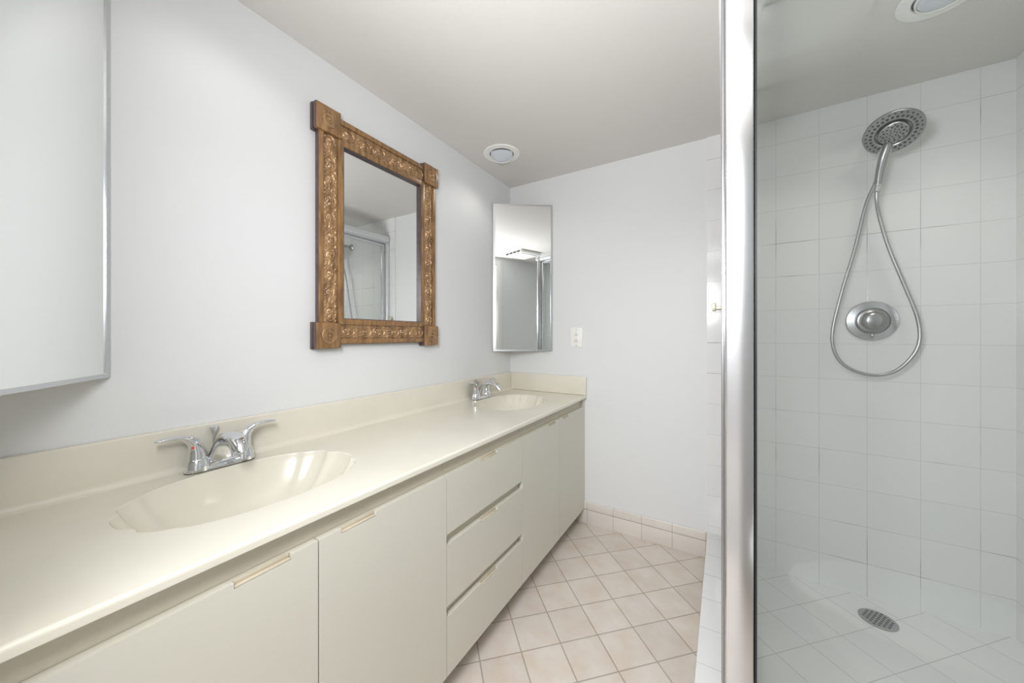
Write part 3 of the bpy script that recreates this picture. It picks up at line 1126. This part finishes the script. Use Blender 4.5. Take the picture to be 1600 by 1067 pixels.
# hose
hp2 = [(1.784, 1.905, 1.845), (1.776, 1.930, 1.800), (1.766, 1.950, 1.742), (1.738, 1.955, 1.652), (1.706, 1.960, 1.478), (1.670, 1.960, 1.323), (1.640, 1.960, 1.163),
       (1.641, 1.960, 1.078), (1.666, 1.960, 1.017), (1.716, 1.960, 0.980), (1.773, 1.960, 0.970), (1.827, 1.960, 0.992), (1.872, 1.960, 1.052),
       (1.890, 1.960, 1.117), (1.883, 1.960, 1.202), (1.850, 1.958, 1.320), (1.803, 1.950, 1.476), (1.772, 1.932, 1.597), (1.759, 1.912, 1.655), tuple(E1)]
hp2 = catmull(hp2, 22)
m = MB()
m.tube(hp2, [0.0068 if i % 2 else 0.0060 for i in range(len(hp2))], 12)
m.build('hose', M_HOSE, sh, smooth=80)

# shower valve
sv = thing('shower_valve', (1.776, D - 0.006, 1.107), 'round nickel shower valve plate with a dial knob inside the hose loop', 'valve')
vc = (1.776, D - 0.0062, 1.190)
m = MB()
m.lathe(vc, (0, -1, 0), [(0.082, 0), (0.082, 0.003), (0.079, 0.0065), (0.055, 0.011), (0.053, 0.0085)], 64)
m.build('escutcheon', M_SATIN, sv)
m = MB()
m.lathe(vc, (0, -1, 0), [(0.0515, 0.006), (0.0515, 0.014), (0.048, 0.019), (0.040, 0.021), (0.037, 0.024), (0.036, 0.030), (0.031, 0.037), (0.020, 0.041), (0.0005, 0.0425)], 48)
m.build('knob', M_NICKEL, sv)
m = MB()
m.box((vc[0] - 0.004, vc[1] - 0.016, vc[2] - 0.068), (vc[0] + 0.004, vc[1] - 0.009, vc[2] - 0.054), 0.002)
m.build('limit_tab', M_NICKEL, sv)

# floor drain
dc = (1.757, 1.893)
fd = thing('floor_drain', (dc[0], dc[1], 0.030), 'round metal drain grate in the white shower floor', 'drain')
m = MB()
m.lathe((dc[0], dc[1], 0.0303), (0, 0, 1), [(0.056, 0), (0.056, 0.0018), (0.053, 0.003), (0.0005, 0.003)], 48)
m.build('grate', M_NICKEL, fd)
m = MB()
rows = [-3, -2, -1, 0, 1, 2, 3]
for i in rows:
    for j in rows:
        x, y = i * 0.0135 + (0.00675 if j % 2 else 0), j * 0.0125
        if math.hypot(x, y) < 0.046:
            m.lathe((dc[0] + x, dc[1] + y, 0.0329), (0, 0, 1), [(0.0048, 0), (0.0046, 0.0009), (0.001, 0.001)], 10)
m.build('drain_holes', M_DARK, fd)

# ------------------------------------------------------------------ toilet in the nook (mirrored faintly in the shower glass)
TY = 0.40
tl = thing('toilet', (1.80, TY, 0), 'white toilet in the nook, mirrored faintly low in the shower glass', 'toilet')


def egg(xc, hl, hw, z, n=40):
    ring = []
    for k in range(n):
        t = 2 * PI * k / n
        c, s = math.cos(t), math.sin(t)
        w = hw * (1.0 - 0.12 * (c < 0) * abs(c) ** 1.5)
        ring.append((xc + hl * c, TY + w * s, z))
    return ring


m = MB()
m.rings([egg(1.80, 0.20, 0.11, 0.001), egg(1.80, 0.19, 0.105, 0.06), egg(1.76, 0.19, 0.115, 0.18), egg(1.705, 0.235, 0.165, 0.30), egg(1.69, 0.262, 0.183, 0.375), egg(1.69, 0.265, 0.185, 0.388)], cap0=True, cap1=True)
m.build('bowl', M_PORC, tl, smooth=60)
m = MB()
m.rings([egg(1.69, 0.268, 0.187, 0.3885), egg(1.69, 0.274, 0.192, 0.395), egg(1.69, 0.272, 0.190, 0.402)], cap0=True, cap1=True)
m.build('seat', M_PLASTIC, tl, smooth=60)
m = MB()
m.rings([egg(1.69, 0.270, 0.188, 0.4025), egg(1.69, 0.274, 0.191, 0.411), egg(1.69, 0.262, 0.18, 0.421), egg(1.69, 0.15, 0.10, 0.424)], cap0=True, cap1=True)
m.build('lid', M_PLASTIC, tl, smooth=60)
MB().box((1.945, TY - 0.225, 0.37), (2.150, TY + 0.225, 0.715), 0.025, 4).build('tank', M_PORC, tl)
MB().box((1.935, TY - 0.235, 0.716), (2.155, TY + 0.235, 0.750), 0.012, 3).build('tank_lid', M_PORC, tl)
m = MB()
m.tube([(1.940, TY + 0.17, 0.655), (1.925, TY + 0.17, 0.655), (1.922, TY + 0.15, 0.652), (1.922, TY + 0.09, 0.645)], 0.006, 10)
m.build('flush_lever', M_CHROME, tl)
